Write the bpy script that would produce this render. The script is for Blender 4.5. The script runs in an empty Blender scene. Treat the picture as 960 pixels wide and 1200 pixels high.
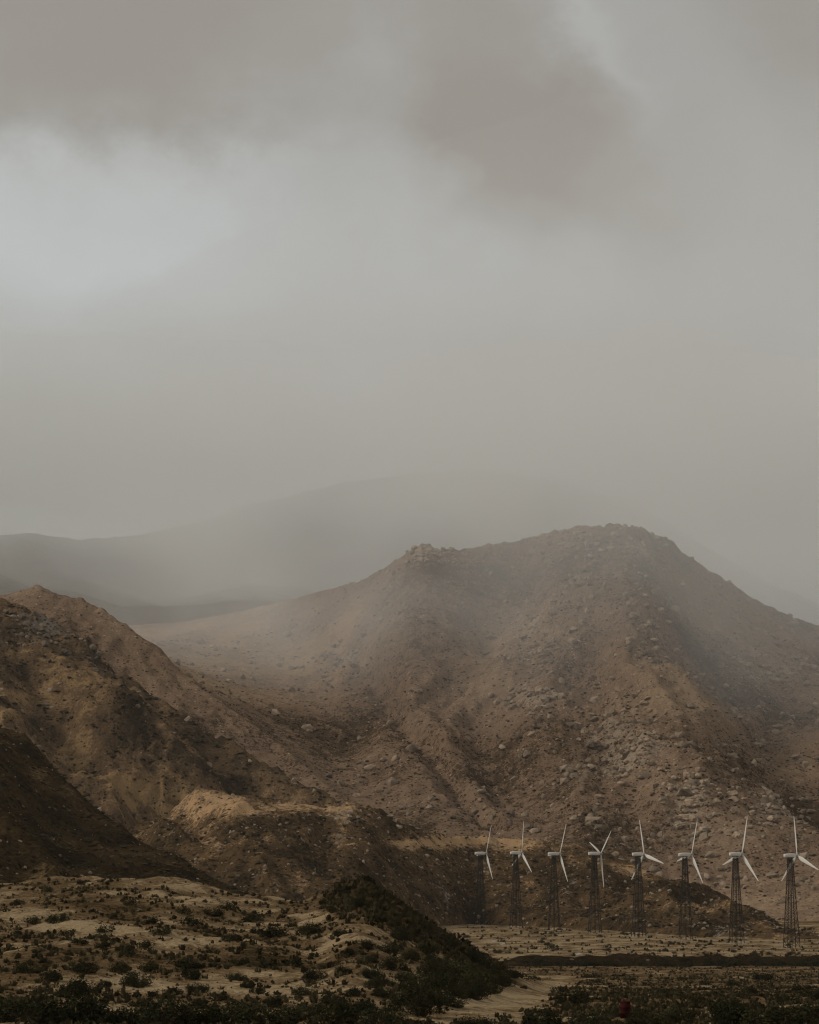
import bpy, math, random
import numpy as np

# ------------------------------------------------------------------ camera
S = bpy.context.scene
COL = S.collection
F = 3437.0            # focal length in photo pixels (960 x 1200 photo)
PITCH = math.atan(440 / F)
CZ = 15.0             # camera height above the flat by the turbines
cam_d = bpy.data.cameras.new('camera')
cam = bpy.data.objects.new('camera', cam_d)
COL.objects.link(cam)
cam.location = (0, 0, CZ)
cam.rotation_euler = (math.pi / 2 + PITCH, 0, 0)
cam_d.sensor_fit = 'VERTICAL'
cam_d.sensor_height = 36.0
cam_d.lens = 36.0 * F / 1200.0
cam_d.clip_start = 0.5
cam_d.clip_end = 40000
S.camera = cam

# ------------------------------------------------------------------ sky
SUN_AZ = math.radians(-98)      # from the left
SUN_EL = math.radians(33)
world = bpy.data.worlds.new('World')
S.world = world
world.use_nodes = True
SKY_GAIN = 1.0
world.cycles.sampling_method = 'MANUAL'
world.cycles.sample_map_resolution = 256


class NT:
    """tiny node-tree helper"""
    def __init__(self, tree):
        self.t = tree

    def n(self, typ, **kw):
        nd = self.t.nodes.new(typ)
        for k, v in kw.items():
            setattr(nd, k, v)
        return nd

    def put(self, sock, v):
        if hasattr(v, 'is_output'):
            self.t.links.new(v, sock)
        elif v is not None:
            sock.default_value = v

    def m(self, op, a, b=None, c=None, clamp=False):
        nd = self.n('ShaderNodeMath', operation=op, use_clamp=clamp)
        for i, v in enumerate((a, b, c)):
            if v is not None:
                self.put(nd.inputs[i], v)
        return nd.outputs[0]

    def mix(self, f, a, b, blend='MIX'):
        nd = self.n('ShaderNodeMix', data_type='RGBA', blend_type=blend)
        self.put(nd.inputs[0], f)
        self.put(nd.inputs[6], a)
        self.put(nd.inputs[7], b)
        return nd.outputs[2]

    def ramp(self, v, a, b, lo=0.0, hi=1.0):
        nd = self.n('ShaderNodeMapRange', interpolation_type='SMOOTHSTEP')
        self.put(nd.inputs[0], v)
        nd.inputs[1].default_value = a
        nd.inputs[2].default_value = b
        nd.inputs[3].default_value = lo
        nd.inputs[4].default_value = hi
        return nd.outputs[0]

    def noise(self, vec, scale, detail=4, rough=0.55, dist=0.0, out=0):
        nd = self.n('ShaderNodeTexNoise')
        self.put(nd.inputs['Vector'], vec)
        nd.inputs['Scale'].default_value = scale
        nd.inputs['Detail'].default_value = detail
        nd.inputs['Roughness'].default_value = rough
        nd.inputs['Distortion'].default_value = dist
        return nd.outputs[out]


def build_sky():
    k = NT(world.node_tree)
    world.node_tree.nodes.clear()
    out = k.n('ShaderNodeOutputWorld')
    bg = k.n('ShaderNodeBackground')
    world.node_tree.links.new(bg.outputs[0], out.inputs[0])
    sky = k.n('ShaderNodeTexSky', sky_type='NISHITA')
    sky.sun_disc = False
    sky.sun_elevation = SUN_EL
    sky.sun_rotation = SUN_AZ
    sky.dust_density = 3.0
    geo = k.n('ShaderNodeTexCoord')
    sep = k.n('ShaderNodeSeparateXYZ')
    k.put(sep.inputs[0], geo.outputs['Generated'])
    x, y, z = sep.outputs
    az = k.m('ARCTAN2', x, y)
    el = k.m('ARCSINE', z)
    U = k.m('MULTIPLY', az, F / 1000)           # thousandths of a photo pixel: 0 = middle
    V = k.m('MULTIPLY', el, F / 1000)           # 0 = horizon, about 1 at the top of the photo
    cmb = k.n('ShaderNodeCombineXYZ')
    k.put(cmb.inputs[0], U)
    k.put(cmb.inputs[1], k.m('MULTIPLY', V, 1.25))
    P = cmb.outputs[0]
    # ragged edges: push the cloud outlines around with fractal noise
    w = k.n('ShaderNodeSeparateColor')
    k.put(w.inputs[0], k.noise(P, 4.2, 6, 0.64, 0.0, out=1))
    w2 = k.n('ShaderNodeSeparateColor')
    k.put(w2.inputs[0], k.noise(P, 1.7, 1, 0.5, 0.0, out=1))
    Uw = k.m('ADD', k.m('ADD', U, k.m('MULTIPLY', k.m('SUBTRACT', w.outputs[0], 0.5), 0.26)),
             k.m('MULTIPLY', k.m('SUBTRACT', w2.outputs[0], 0.5), 0.16))
    Vw = k.m('ADD', k.m('ADD', V, k.m('MULTIPLY', k.m('SUBTRACT', w.outputs[1], 0.5), 0.22)),
             k.m('MULTIPLY', k.m('SUBTRACT', w2.outputs[1], 0.5), 0.14))

    def blob(px, py, rx, ry, rot=0.0, gain=1.0, soft=1.0):
        u0, v0 = (px - 480) / 1000, (1040 - py) / 1000
        du, dv = k.m('SUBTRACT', Uw, u0), k.m('SUBTRACT', Vw, v0)
        c, s = math.cos(rot), math.sin(rot)
        a = k.m('DIVIDE', k.m('ADD', k.m('MULTIPLY', du, c), k.m('MULTIPLY', dv, s)), rx / 1000)
        b = k.m('DIVIDE', k.m('SUBTRACT', k.m('MULTIPLY', dv, c), k.m('MULTIPLY', du, s)), ry / 1000)
        r2 = k.m('ADD', k.m('MULTIPLY', a, a), k.m('MULTIPLY', b, b))
        r2 = k.m('POWER', r2, soft)
        return k.m('MULTIPLY', k.m('EXPONENT', k.m('MULTIPLY', r2, -1.0)), gain)

    def total(lst):
        t = lst[0]
        for o in lst[1:]:
            t = k.m('ADD', t, o)
        return t

    dark = total([blob(60, -10, 420, 150, 0, 1.0, 1.4), blob(80, 130, 230, 60, 0, 0.35),
                  blob(400, 140, 230, 120, 0, 0.42), blob(570, 60, 105, 190, 0.35, 0.55, 1.2),
                  blob(690, 190, 150, 100, -0.3, 0.62, 1.4), blob(590, 200, 80, 90, 0, 0.35),
                  blob(930, -10, 190, 130, 0, 0.7), blob(1050, 120, 190, 150, 0, 0.4)])
    # away from the photo the same broken deck of cloud goes on
    deck = k.ramp(k.noise(P, 1.35, 4, 0.55, 0.0), 0.42, 0.68)
    outside = k.m('MAXIMUM', k.ramp(k.m('ABSOLUTE', U), 0.62, 1.1), k.ramp(V, 1.15, 1.6))
    dark = k.m('ADD', dark, k.m('MULTIPLY', k.m('MULTIPLY', deck, outside), 0.5))
    dark = k.m('ADD', dark, k.m('MULTIPLY', k.m('SUBTRACT', w.outputs[2], 0.5), 0.3))
    dark = k.m('MINIMUM', k.m('MAXIMUM', dark, 0.0), 1.15)
    light = total([blob(10, 255, 310, 100, 0.1, 0.85), blob(260, 335, 470, 190, 0, 0.55),
                   blob(430, 80, 48, 36, 0.6, 0.6), blob(690, 60, 150, 26, -0.95, 0.75), blob(560, 330, 300, 60, 0, 0.2),
                   blob(380, 30, 130, 24, -0.75, 0.35), blob(250, 190, 260, 26, 0.05, 0.3)])
    light = k.m('ADD', light, k.m('MULTIPLY', k.m('MULTIPLY', k.m('SUBTRACT', 1.0, deck), outside), 0.45))
    low = k.ramp(V, 0.30, 0.75, 1.0, 0.0)
    base = k.mix(low, (0.410, 0.409, 0.388, 1), (0.412, 0.416, 0.394, 1))
    c = k.mix(k.m('MULTIPLY', light, 1.0, clamp=True), base, (0.520, 0.535, 0.528, 1))
    c = k.mix(k.m('MULTIPLY', dark, 0.95, clamp=True), c, (0.318, 0.292, 0.256, 1))
    # a little of the clear sky still filters through the deck
    thin = k.mix(1.0, sky.outputs[0], (0.1, 0.1, 0.1, 1), 'MULTIPLY')
    c = k.mix(0.05, c, thin)
    k.put(bg.inputs[0], c)
    bg.inputs[1].default_value = SKY_GAIN


build_sky()
sun_d = bpy.data.lights.new('sun', 'SUN')
sun_d.energy = 1.5
sun_d.angle = math.radians(10)
sun_d.color = (1.0, 0.94, 0.85)
sun = bpy.data.objects.new('sun', sun_d)
COL.objects.link(sun)
# lamp shines along -Z: aim from the sun's place in the sky
sun.rotation_euler = (math.pi / 2 - SUN_EL, 0, -SUN_AZ + math.pi)
S.view_settings.view_transform = 'Standard'
S.view_settings.look = 'None'
S.view_settings.exposure = 0.0
S.view_settings.gamma = 1.0
S.view_settings.use_curve_mapping = False
S.cycles.use_denoising = True
S.cycles.max_bounces = 5
S.cycles.diffuse_bounces = 2
S.cycles.volume_bounces = 3
S.cycles.use_adaptive_sampling = True
S.cycles.adaptive_threshold = 0.02
S.cycles.filter_width = 1.2

# ------------------------------------------------------------------ helpers
RNG = np.random.default_rng(7)
random.seed(7)


def tag(o, label=None, cat=None, group=None, kind=None):
    if label: o['label'] = label
    if cat: o['category'] = cat
    if group: o['group'] = group
    if kind: o['kind'] = kind
    return o


def link(name, me, mat=None, parent=None):
    o = bpy.data.objects.new(name, me)
    COL.objects.link(o)
    if mat is not None and me is not None and not me.materials:
        me.materials.append(mat)
    if parent is not None:
        o.parent = parent
    return o


def empty(name, loc, rz=0.0, scale=1.0):
    o = bpy.data.objects.new(name, None)
    COL.objects.link(o)
    o.location = loc
    o.rotation_euler = (0, 0, rz)
    o.scale = (scale,) * 3
    o.empty_display_size = 0.5
    return o


def np_mesh(name, verts, faces, smooth=False):
    """verts (n,3), faces (m,k) arrays"""
    me = bpy.data.meshes.new(name)
    verts = np.asarray(verts, np.float32)
    faces = np.asarray(faces, np.int32)
    me.vertices.add(len(verts))
    me.vertices.foreach_set('co', verts.ravel())
    kk = faces.shape[1]
    me.loops.add(faces.size)
    me.loops.foreach_set('vertex_index', faces.ravel())
    me.polygons.add(len(faces))
    me.polygons.foreach_set('loop_start', np.arange(0, faces.size, kk, dtype=np.int32))
    me.polygons.foreach_set('loop_total', np.full(len(faces), kk, np.int32))
    me.polygons.foreach_set('use_smooth', np.full(len(faces), smooth, bool))
    me.update(calc_edges=True)
    me.validate()
    return me


def attr(me, name, arr):
    a = me.attributes.new(name, 'FLOAT', 'POINT')
    a.data.foreach_set('value', np.asarray(arr, np.float32).ravel())


# --- gradient noise
_p = np.random.default_rng(3).permutation(512).astype(np.int32)
_ga = np.random.default_rng(4).uniform(0, 2 * np.pi, 512)
_gx, _gy = np.cos(_ga), np.sin(_ga)


def pn(x, y, seed=0):
    x = np.asarray(x, float) + seed * 17.31
    y = np.asarray(y, float) + seed * 9.77
    xi, yi = np.floor(x).astype(np.int64), np.floor(y).astype(np.int64)
    xf, yf = x - xi, y - yi
    u = xf * xf * xf * (xf * (xf * 6 - 15) + 10)
    v = yf * yf * yf * (yf * (yf * 6 - 15) + 10)

    def g(ix, iy, dx, dy):
        h = _p[(_p[ix & 511] + iy) & 511]
        return _gx[h] * dx + _gy[h] * dy
    a = g(xi, yi, xf, yf)
    b = g(xi + 1, yi, xf - 1, yf)
    c = g(xi, yi + 1, xf, yf - 1)
    d = g(xi + 1, yi + 1, xf - 1, yf - 1)
    return (a + (b - a) * u + (c - a) * v + (a - b - c + d) * u * v) * 1.5


def fbm(x, y, octs, gain=0.5, seed=0, lac=2.03):
    s, amp, t = 0.0, 1.0, 0.0
    for i in range(octs):
        s = s + amp * pn(x, y, seed + i)
        x, y = x * lac, y * lac
        amp *= gain
    return s


def ridged(x, y, octs, gain=0.5, seed=0):
    s, amp = 0.0, 1.0
    for i in range(octs):
        s = s + amp * (1 - 2 * np.abs(pn(x, y, seed + i)))
        x, y = x * 2.03, y * 2.03
        amp *= gain
    return s


def sstep(x, a, b):
    t = np.clip((x - a) / (b - a), 0, 1)
    return t * t * (3 - 2 * t)


# --- photo pixel -> direction; the distance always comes from the terrain
cp, sp = math.cos(PITCH), math.sin(PITCH)


def ray(u, v):
    cx, cz = (u - 480) / F, (600 - v) / F
    y = cp - cz * sp
    return cx / y, (sp + cz * cp) / y          # slope sideways, slope upwards per metre of depth


def at(u, v, Y):
    a, e = ray(u, v)
    return a * Y, Y, CZ + e * Y


def pix(x, y, z):
    """world -> photo pixel"""
    dz = z - CZ
    yy = y * cp + dz * sp
    zz = dz * cp - y * sp
    return 480 + F * x / yy, 600 - F * zz / yy


def hit(H, u, v, y0, y1, n=3000):
    a, e = ray(u, v)
    ys = np.linspace(y0, y1, n)
    below = H(a * ys, ys) > CZ + e * ys
    i = int(np.argmax(below)) if below.any() else n - 1
    y = ys[i]
    return a * y, y, float(H(np.array([a * y]), np.array([y]))[0])


def seg_dist(x, y, pts):
    """distance to a polyline in plan"""
    best = np.full(np.shape(x), 1e9)
    for (ax, ay), (bx, by) in zip(pts[:-1], pts[1:]):
        dx, dy = bx - ax, by - ay
        L2 = dx * dx + dy * dy + 1e-9
        t = np.clip(((x - ax) * dx + (y - ay) * dy) / L2, 0, 1)
        best = np.minimum(best, np.hypot(x - ax - t * dx, y - ay - t * dy))
    return best


# ------------------------------------------------------------------ materials
def new_mat(name):
    m = bpy.data.materials.new(name)
    m.use_nodes = True
    k = NT(m.node_tree)
    b = m.node_tree.nodes['Principled BSDF']
    b.inputs['Roughness'].default_value = 0.95
    b.inputs['Specular IOR Level'].default_value = 0.0
    return m, k, b


def plain(name, col, rough=0.8, spec=0.2, vary=0.25, scale=3.0, metal=0.0, rand=0.0):
    m, k, b = new_mat(name)
    tc = k.n('ShaderNodeTexCoord')
    n = k.noise(tc.outputs['Object'], scale, 5, 0.6)
    c = k.mix(k.ramp(n, 0.3, 0.7), tuple(x * (1 - vary) for x in col) + (1,), tuple(min(1, x * (1 + vary)) for x in col) + (1,))
    if rand:
        oi = k.n('ShaderNodeObjectInfo')
        c = k.mix(k.m('MULTIPLY', oi.outputs['Random'], rand), c, (col[0] * 1.9, col[1] * 1.55, col[2] * 1.3, 1))
    k.put(b.inputs['Base Color'], c)
    b.inputs['Roughness'].default_value = rough
    b.inputs['Specular IOR Level'].default_value = spec
    b.inputs['Metallic'].default_value = metal
    return m


def terrain_mat(name, scrub, soil, grass, rock, spot=1.0, bump=1.0, fine=1.0):
    """scrub / soil / dry grass / bare rock, mixed by two attributes and noise"""
    m, k, b = new_mat(name)
    tc = k.n('ShaderNodeTexCoord')
    P = tc.outputs['Object']
    tone = k.n('ShaderNodeAttribute', attribute_name='tone').outputs['Fac']
    rk = k.n('ShaderNodeAttribute', attribute_name='rock').outputs['Fac']
    mid = k.noise(P, 0.16 * fine, 4, 0.68)
    sml = k.noise(P, 0.9 * fine, 3, 0.7)
    t = k.m('ADD', tone, k.m('ADD', k.m('MULTIPLY', k.m('SUBTRACT', mid, 0.5), 1.5),
                             k.m('MULTIPLY', k.m('SUBTRACT', sml, 0.5), 1.5)))
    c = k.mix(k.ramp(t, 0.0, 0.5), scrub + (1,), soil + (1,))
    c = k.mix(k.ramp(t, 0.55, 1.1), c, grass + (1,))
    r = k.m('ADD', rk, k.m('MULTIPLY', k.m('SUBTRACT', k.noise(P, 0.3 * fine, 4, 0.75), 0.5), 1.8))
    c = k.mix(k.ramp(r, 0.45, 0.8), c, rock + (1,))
    # single bushes and stones that are too small and far to be modelled
    vo = k.n('ShaderNodeTexVoronoi')
    k.put(vo.inputs['Vector'], P)
    vo.inputs['Scale'].default_value = 0.62 * fine
    vo.inputs['Randomness'].default_value = 1.0
    sc = k.n('ShaderNodeSeparateColor')
    k.put(sc.inputs[0], vo.outputs['Color'])
    size = k.m('MULTIPLY', sc.outputs[0], 0.55)
    inside = k.m('LESS_THAN', vo.outputs['Distance'], size)
    bush = k.m('MULTIPLY', inside, k.m('GREATER_THAN', sc.outputs[1], k.m('ADD', 0.35, k.m('MULTIPLY', tone, 0.45))))
    c = k.mix(k.m('MULTIPLY', bush, 0.88 * spot), c, tuple(x * 0.5 for x in scrub) + (1,))
    stone = k.m('MULTIPLY', k.m('LESS_THAN', vo.outputs['Distance'], k.m('MULTIPLY', sc.outputs[2], 0.36)),
                k.m('LESS_THAN', sc.outputs[1], k.m('ADD', 0.07, k.m('MULTIPLY', rk, 0.45))))
    c = k.mix(k.m('MULTIPLY', stone, 0.85 * spot), c, tuple(min(1, x * 1.35) for x in rock) + (1,))
    k.put(b.inputs['Base Color'], c)
    bp = k.n('ShaderNodeBump')
    bp.inputs['Strength'].default_value = 0.9 * bump
    bp.inputs['Distance'].default_value = 1.0
    k.put(bp.inputs['Height'], k.m('ADD', k.m('MULTIPLY', sml, 1.3), k.m('MULTIPLY', inside, 0.4)))
    k.put(b.inputs['Normal'], bp.outputs[0])
    return m


SCRUB = (0.050, 0.036, 0.022)
SOIL = (0.135, 0.090, 0.055)
GRASS = (0.285, 0.185, 0.095)
ROCK = (0.230, 0.185, 0.140)
M_MOUNT = terrain_mat('mountain_soil', (0.068, 0.045, 0.026), (0.207, 0.137, 0.089), (0.315, 0.218, 0.134), (0.31, 0.238, 0.172))
M_BROWN = terrain_mat('brown_hill_soil', SCRUB, (0.120, 0.077, 0.043), (0.270, 0.172, 0.085), (0.15, 0.125, 0.10))
M_DARK = terrain_mat('shaded_scrub_soil', (0.023, 0.016, 0.008), (0.052, 0.033, 0.015), (0.16, 0.105, 0.05), (0.12, 0.096, 0.066))  # dark scrub, with shade mixed into the colours
M_KNOLL = terrain_mat('knoll_soil', (0.040, 0.027, 0.014), (0.100, 0.062, 0.031), (0.42, 0.265, 0.138), (0.24, 0.20, 0.155))
M_FAR = terrain_mat('far_mountain_soil', (0.055, 0.043, 0.027), (0.110, 0.086, 0.054), (0.17, 0.135, 0.085), (0.15, 0.13, 0.11), fine=0.4)
M_SAND = terrain_mat('desert_sand', (0.070, 0.046, 0.022), (0.170, 0.110, 0.055), (0.400, 0.290, 0.165), (0.25, 0.21, 0.16), spot=0.6, fine=2.2)

M_STONE = plain('granite_boulder', (0.29, 0.226, 0.162), 0.9, 0.0, 0.35, 0.9, rand=0.25)
M_STONE2 = plain('dark_granite', (0.13, 0.108, 0.082), 0.9, 0.0, 0.35, 0.9, rand=0.25)
M_RUBBLE = plain('granite_rubble', (0.235, 0.178, 0.125), 0.9, 0.0, 0.5, 0.12)
M_PALESTONE = plain('pale_rock', (0.42, 0.38, 0.32), 0.9, 0.0, 0.2, 1.5)
M_LEAF = plain('shrub_leaf', (0.026, 0.026, 0.013), 0.8, 0.0, 0.4, 2.0, rand=0.35)
M_LEAF2 = plain('green_shrub_leaf', (0.034, 0.034, 0.017), 0.8, 0.0, 0.4, 2.0, rand=0.35)
M_TWIG = plain('shrub_twig', (0.060, 0.042, 0.026), 0.9, 0.0, 0.3, 4.0)
M_TUFT = plain('dry_tuft', (0.050, 0.040, 0.020), 0.9, 0.0, 0.55, 0.35)
M_HILLSCRUB = plain('hill_scrub', (0.040, 0.032, 0.018), 0.9, 0.0, 0.5, 0.1)
M_WHITE = plain('turbine_white', (0.62, 0.59, 0.53), 0.45, 0.4, 0.06, 1.5)
M_GREY = plain('hub_grey', (0.35, 0.33, 0.30), 0.5, 0.4, 0.1, 2.0)
M_STEEL = plain('tower_steel', (0.030, 0.026, 0.021), 0.7, 0.1, 0.3, 1.0)
M_CONC = plain('concrete', (0.32, 0.29, 0.24), 0.9, 0.2, 0.2, 2.0)
M_RED = plain('red_paint', (0.032, 0.006, 0.005), 0.8, 0.05, 0.35, 3.0)
M_REDDARK = plain('red_paint_rim', (0.06, 0.007, 0.006), 0.8, 0.05, 0.35, 3.0)


# ------------------------------------------------------------------ terrain
def ridge_fn(pts):
    """pts: (u, v, depth) -> depth and height of the crest for each sideways slope"""
    a = np.array([ray(u, v)[0] for u, v, Y in pts])
    Y = np.array([p[2] for p in pts], float)
    Z = np.array([at(*p)[2] for p in pts])
    o = np.argsort(a)
    return a[o], Y[o], Z[o]


class Hill:
    def __init__(self, crest, foot, gamma=1.25, back=0.35, rough=1.0, spur=(0, 60), gullies=(), seed=0, crag=0.0, jag=0.35, smooth=45, calm=-0.5):
        self.a, self.Y, self.Z = ridge_fn(crest)
        self.fa = np.array([ray(u, 1000)[0] for u, Y, z in foot])
        self.fY = np.array([f[1] for f in foot], float)
        self.fZ = np.array([f[2] for f in foot], float)
        self.ga = np.linspace(self.a[0], self.a[-1], 900)
        zz = np.interp(self.ga, self.a, self.Z)
        yy = np.interp(self.ga, self.a, self.Y)
        w = max(3, int(smooth / F / (self.ga[1] - self.ga[0])))
        ker = np.exp(-0.5 * (np.arange(-3 * w, 3 * w + 1) / w) ** 2)
        ker /= ker.sum()
        self.gz = np.convolve(np.pad(zz, 3 * w, 'edge'), ker, 'valid')
        self.gy = np.convolve(np.pad(yy, 3 * w, 'edge'), ker, 'valid')
        self.calm = calm
        self.gamma, self.back, self.rough, self.spur, self.seed, self.crag, self.jag = gamma, back, rough, spur, seed, crag, jag
        self.gul = []
        for line, depth, width in gullies:
            self.gul.append(([hit(self.macro, u, v, self.fY.min(), self.Y.max() + 20)[:2] for u, v in line], depth, width))

    def crest(self, a):
        return np.interp(a, self.ga, self.gy), np.interp(a, self.a, self.Z), np.interp(a, self.fa, self.fY), np.interp(a, self.fa, self.fZ)

    def macro(self, x, y):
        Yr, Zr, Yf, Zf = self.crest(x / y)
        t = (Yr - y) / np.maximum(Yr - Yf, 1)
        Zs = np.interp(x / y, self.ga, self.gz)
        front = Zf + (Zs - Zf) * np.clip(1 - t, 0, 1) ** self.gamma + (Zr - Zs) * np.exp(-(np.maximum(t, 0) / 0.11) ** 1.5) - 0.55 * np.maximum(Yf - y, 0)
        q = np.maximum(y - Yr, 0)
        return np.where(t >= 0, front, Zr - self.back * q * q / (q + 12))

    def t(self, x, y):
        Yr, Zr, Yf, Zf = self.crest(x / y)
        return (Yr - y) / np.maximum(Yr - Yf, 1)

    def __call__(self, x, y):
        z = self.macro(x, y)
        t = self.t(x, y)
        env = np.sin(np.pi * np.clip(t, 0, 1)) ** 0.7
        sd = self.seed
        A, L = self.spur
        cr = self.crest(x / y)
        rel = np.clip(((cr[1] - cr[3]) / max(np.percentile(self.Z, 75) - self.fZ.min(), 30) - self.calm) * 1.3, 0.08, 1.0)
        if A:
            A = A * rel
            wx = x + 0.35 * L * pn(x / L, y / L, sd + 40)
            z = z + A * env * (ridged(wx / L, y / (2.6 * L), 3, 0.45, sd + 50) - 0.75)
            l2 = L * 0.36
            wx = x + 0.5 * l2 * pn(x / l2, y / l2, sd + 45)
            z = z + 0.17 * A * env * (ridged(wx / l2, y / (3.2 * l2), 2, 0.5, sd + 57) - 0.6)
        for line, depth, width in self.gul:
            wob = 1 + 0.35 * pn(x / (2.2 * width + 6), y / (2.2 * width + 6), sd + 70)
            d = seg_dist(x, y, line) / (width * wob)
            z = z - depth * np.exp(-d * d) * sstep(t, 0.02, 0.22)
        r = self.rough * (0.3 + 0.7 * rel)
        e2 = self.jag + (1 - self.jag) * env
        z = z + r * e2 * 5.0 * fbm(x / 55, y / 80, 3, 0.5, sd)
        z = z + r * 1.7 * (0.35 + 0.65 * env) * ridged(x / 16, y / 24, 3, 0.5, sd + 10) * 0.6
        z = z + r * 0.75 * fbm(x / 4.6, y / 6.0, 3, 0.62, sd + 20)
        if self.crag:
            up = sstep(t, 0.03, 0.15) * (1 - sstep(t, 0.45, 0.95))
            wx2 = x + 9 * pn(x / 30, y / 30, sd + 61)
            z = z + 2.4 * r * up * np.maximum(ridged(wx2 / 24, y / 85, 2, 0.5, sd + 62) - 0.45, 0)
            c = sstep(fbm(x / 45, y / 60, 3, 0.5, sd + 30), 0.02, 0.5)
            z = z + 1.7 * self.crag * rel * np.maximum(fbm(x / 13, y / 13, 3, 0.55, sd + 36), -0.15) * np.exp(-(t / 0.09) ** 2)
            z = z + self.crag * rel * c * e2 * (np.abs(fbm(x / 11, y / 13, 3, 0.5, sd + 33)) * 2.4)
        return z


def sheet(name, H, u0, u1, nu, y0, y1, ny, mat, tone, rock, geom=True):
    us = np.linspace(u0, u1, nu)
    a = (us - 480) / F / cp
    ys = np.geomspace(y0, y1, ny) if geom else np.linspace(y0, y1, ny)
    AA, YY = np.meshgrid(a, ys)
    XX = AA * YY
    ZZ = H(XX, YY)
    idx = np.arange(nu * ny).reshape(ny, nu)
    f = np.stack([idx[:-1, :-1], idx[:-1, 1:], idx[1:, 1:], idx[1:, :-1]], -1).reshape(-1, 4)
    me = np_mesh(name, np.stack([XX, YY, ZZ], -1).reshape(-1, 3), f, True)
    attr(me, 'tone', tone(XX, YY, ZZ))
    attr(me, 'rock', rock(XX, YY, ZZ))
    o = link(name, me, mat)
    return tag(o, kind='structure')


def patch(u, v, ru, rv, X, Y, Z):
    """soft spot on a hillside, round a point seen at (u, v)"""
    pu, pv = pix(X, Y, Z)
    return np.exp(-(((pu - u) / ru) ** 2 + ((pv - v) / rv) ** 2))


# main mountain
HM = Hill([(-250, 745, 2150), (60, 738, 2080), (150, 733, 2020), (220, 728, 1980), (300, 712, 1920), (360, 698, 1870), (430, 678, 1800),
           (460, 660, 1760), (485, 641, 1725), (500, 631, 1710), (516, 639, 1715), (540, 643, 1735), (600, 640, 1760), (640, 630, 1750),
           (680, 617, 1735), (715, 613, 1725), (757, 619, 1725), (790, 640, 1740), (830, 670, 1765), (880, 700, 1790), (920, 720, 1810),
           (960, 734, 1830), (1060, 760, 1860), (1250, 800, 1900)],
          [(-250, 1480, 150), (100, 1470, 138), (160, 1465, 130), (200, 1455, 122), (260, 1430, 104), (320, 1395, 84), (380, 1345, 62), (420, 1305, 48), (480, 1245, 30), (560, 1180, 9), (700, 1140, 5), (960, 1090, 4), (1250, 1080, 4)],
          gamma=1.22, back=0.5, rough=0.85, spur=(15, 105), seed=1, crag=1.4, jag=0.5, calm=0.35,
          gullies=[([(585, 665), (566, 720), (552, 790), (562, 860), (600, 940)], 11, 20),
                   ([(395, 735), (440, 795), (490, 862), (540, 930), (576, 974)], 8.0, 7.0),
                   ([(415, 735), (460, 795), (510, 862), (560, 930), (592, 968)], -4.0, 6.0),
                   ([(770, 650), (812, 740), (870, 820), (930, 890), (990, 960)], 9, 24),
                   ([(860, 720), (905, 800), (950, 850)], 6, 16),
                   ([(330, 720), (350, 790), (400, 850)], 3, 24),
                   ([(690, 780), (700, 860), (730, 960)], 7, 20),
                   ([(500, 640), (530, 690), (512, 740), (480, 790)], -6, 26),
                   ([(640, 650), (650, 720), (625, 800), (640, 880)], -8, 26),
                   ([(720, 620), (745, 700), (730, 780), (790, 880), (820, 950)], -9, 30)])


def tone_m(X, Y, Z):
    t = 0.44 + 0.42 * fbm(X / 80, Y / 110, 4, 0.55, 90)
    t = t + 0.55 * patch(250, 770, 130, 55, X, Y, Z) + 0.3 * patch(430, 740, 110, 50, X, Y, Z) + 0.3 * patch(560, 800, 60, 50, X, Y, Z)  # ochre left shoulder, its sun and mist brightness painted into the tone
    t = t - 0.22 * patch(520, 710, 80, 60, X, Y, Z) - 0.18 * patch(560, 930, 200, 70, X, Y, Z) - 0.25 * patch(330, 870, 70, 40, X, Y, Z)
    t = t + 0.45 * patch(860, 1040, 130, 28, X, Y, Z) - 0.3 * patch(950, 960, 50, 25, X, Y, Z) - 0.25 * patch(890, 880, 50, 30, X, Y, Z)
    return t


ROCKY = [(810, 935, 38, 40), (730, 850, 50, 45), (760, 740, 28, 40), (620, 815, 48, 14), (900, 790, 60, 28), (700, 650, 80, 30),
         (500, 645, 30, 14), (720, 900, 60, 30), (890, 960, 60, 30), (640, 740, 60, 40), (400, 770, 40, 12), (540, 845, 36, 8)]


def rock_m(X, Y, Z):
    r = 0.10 + 0.28 * fbm(X / 40, Y / 60, 3, 0.5, 93)
    for u, v, a, b in ROCKY:
        r = r + 0.45 * patch(u, v, a, b, X, Y, Z)
    return r


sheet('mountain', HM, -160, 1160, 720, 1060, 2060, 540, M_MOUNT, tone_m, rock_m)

# far mountain that vanishes into the cloud
HF = Hill([(-700, 660, 4000), (-200, 640, 3800), (0, 627, 3700), (40, 624, 3700), (90, 631, 3720), (160, 627, 3760), (230, 612, 3800), (300, 590, 3900), (400, 566, 4000),
           (500, 553, 4050), (560, 552, 4050), (620, 556, 4050), (660, 562, 4040), (705, 580, 4020), (770, 604, 4000), (830, 642, 3980), (900, 682, 3960), (960, 708, 3950),
           (1200, 790, 3900), (1700, 900, 3900)],
          [(-700, 2900, 180), (300, 2900, 180), (1000, 3000, 100), (1700, 3000, 40)],
          gamma=1.1, back=0.6, rough=1.0, spur=(7, 260), seed=5, jag=0.25)
sheet('far_mountain', HF, -500, 1500, 260, 2450, 4500, 180, M_FAR, lambda X, Y, Z: 0.35 + 0.5 * fbm(X / 220, Y / 300, 3, 0.5, 31),
      lambda X, Y, Z: 0.2 + 0.4 * fbm(X / 150, Y / 200, 3, 0.5, 33))

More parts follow.
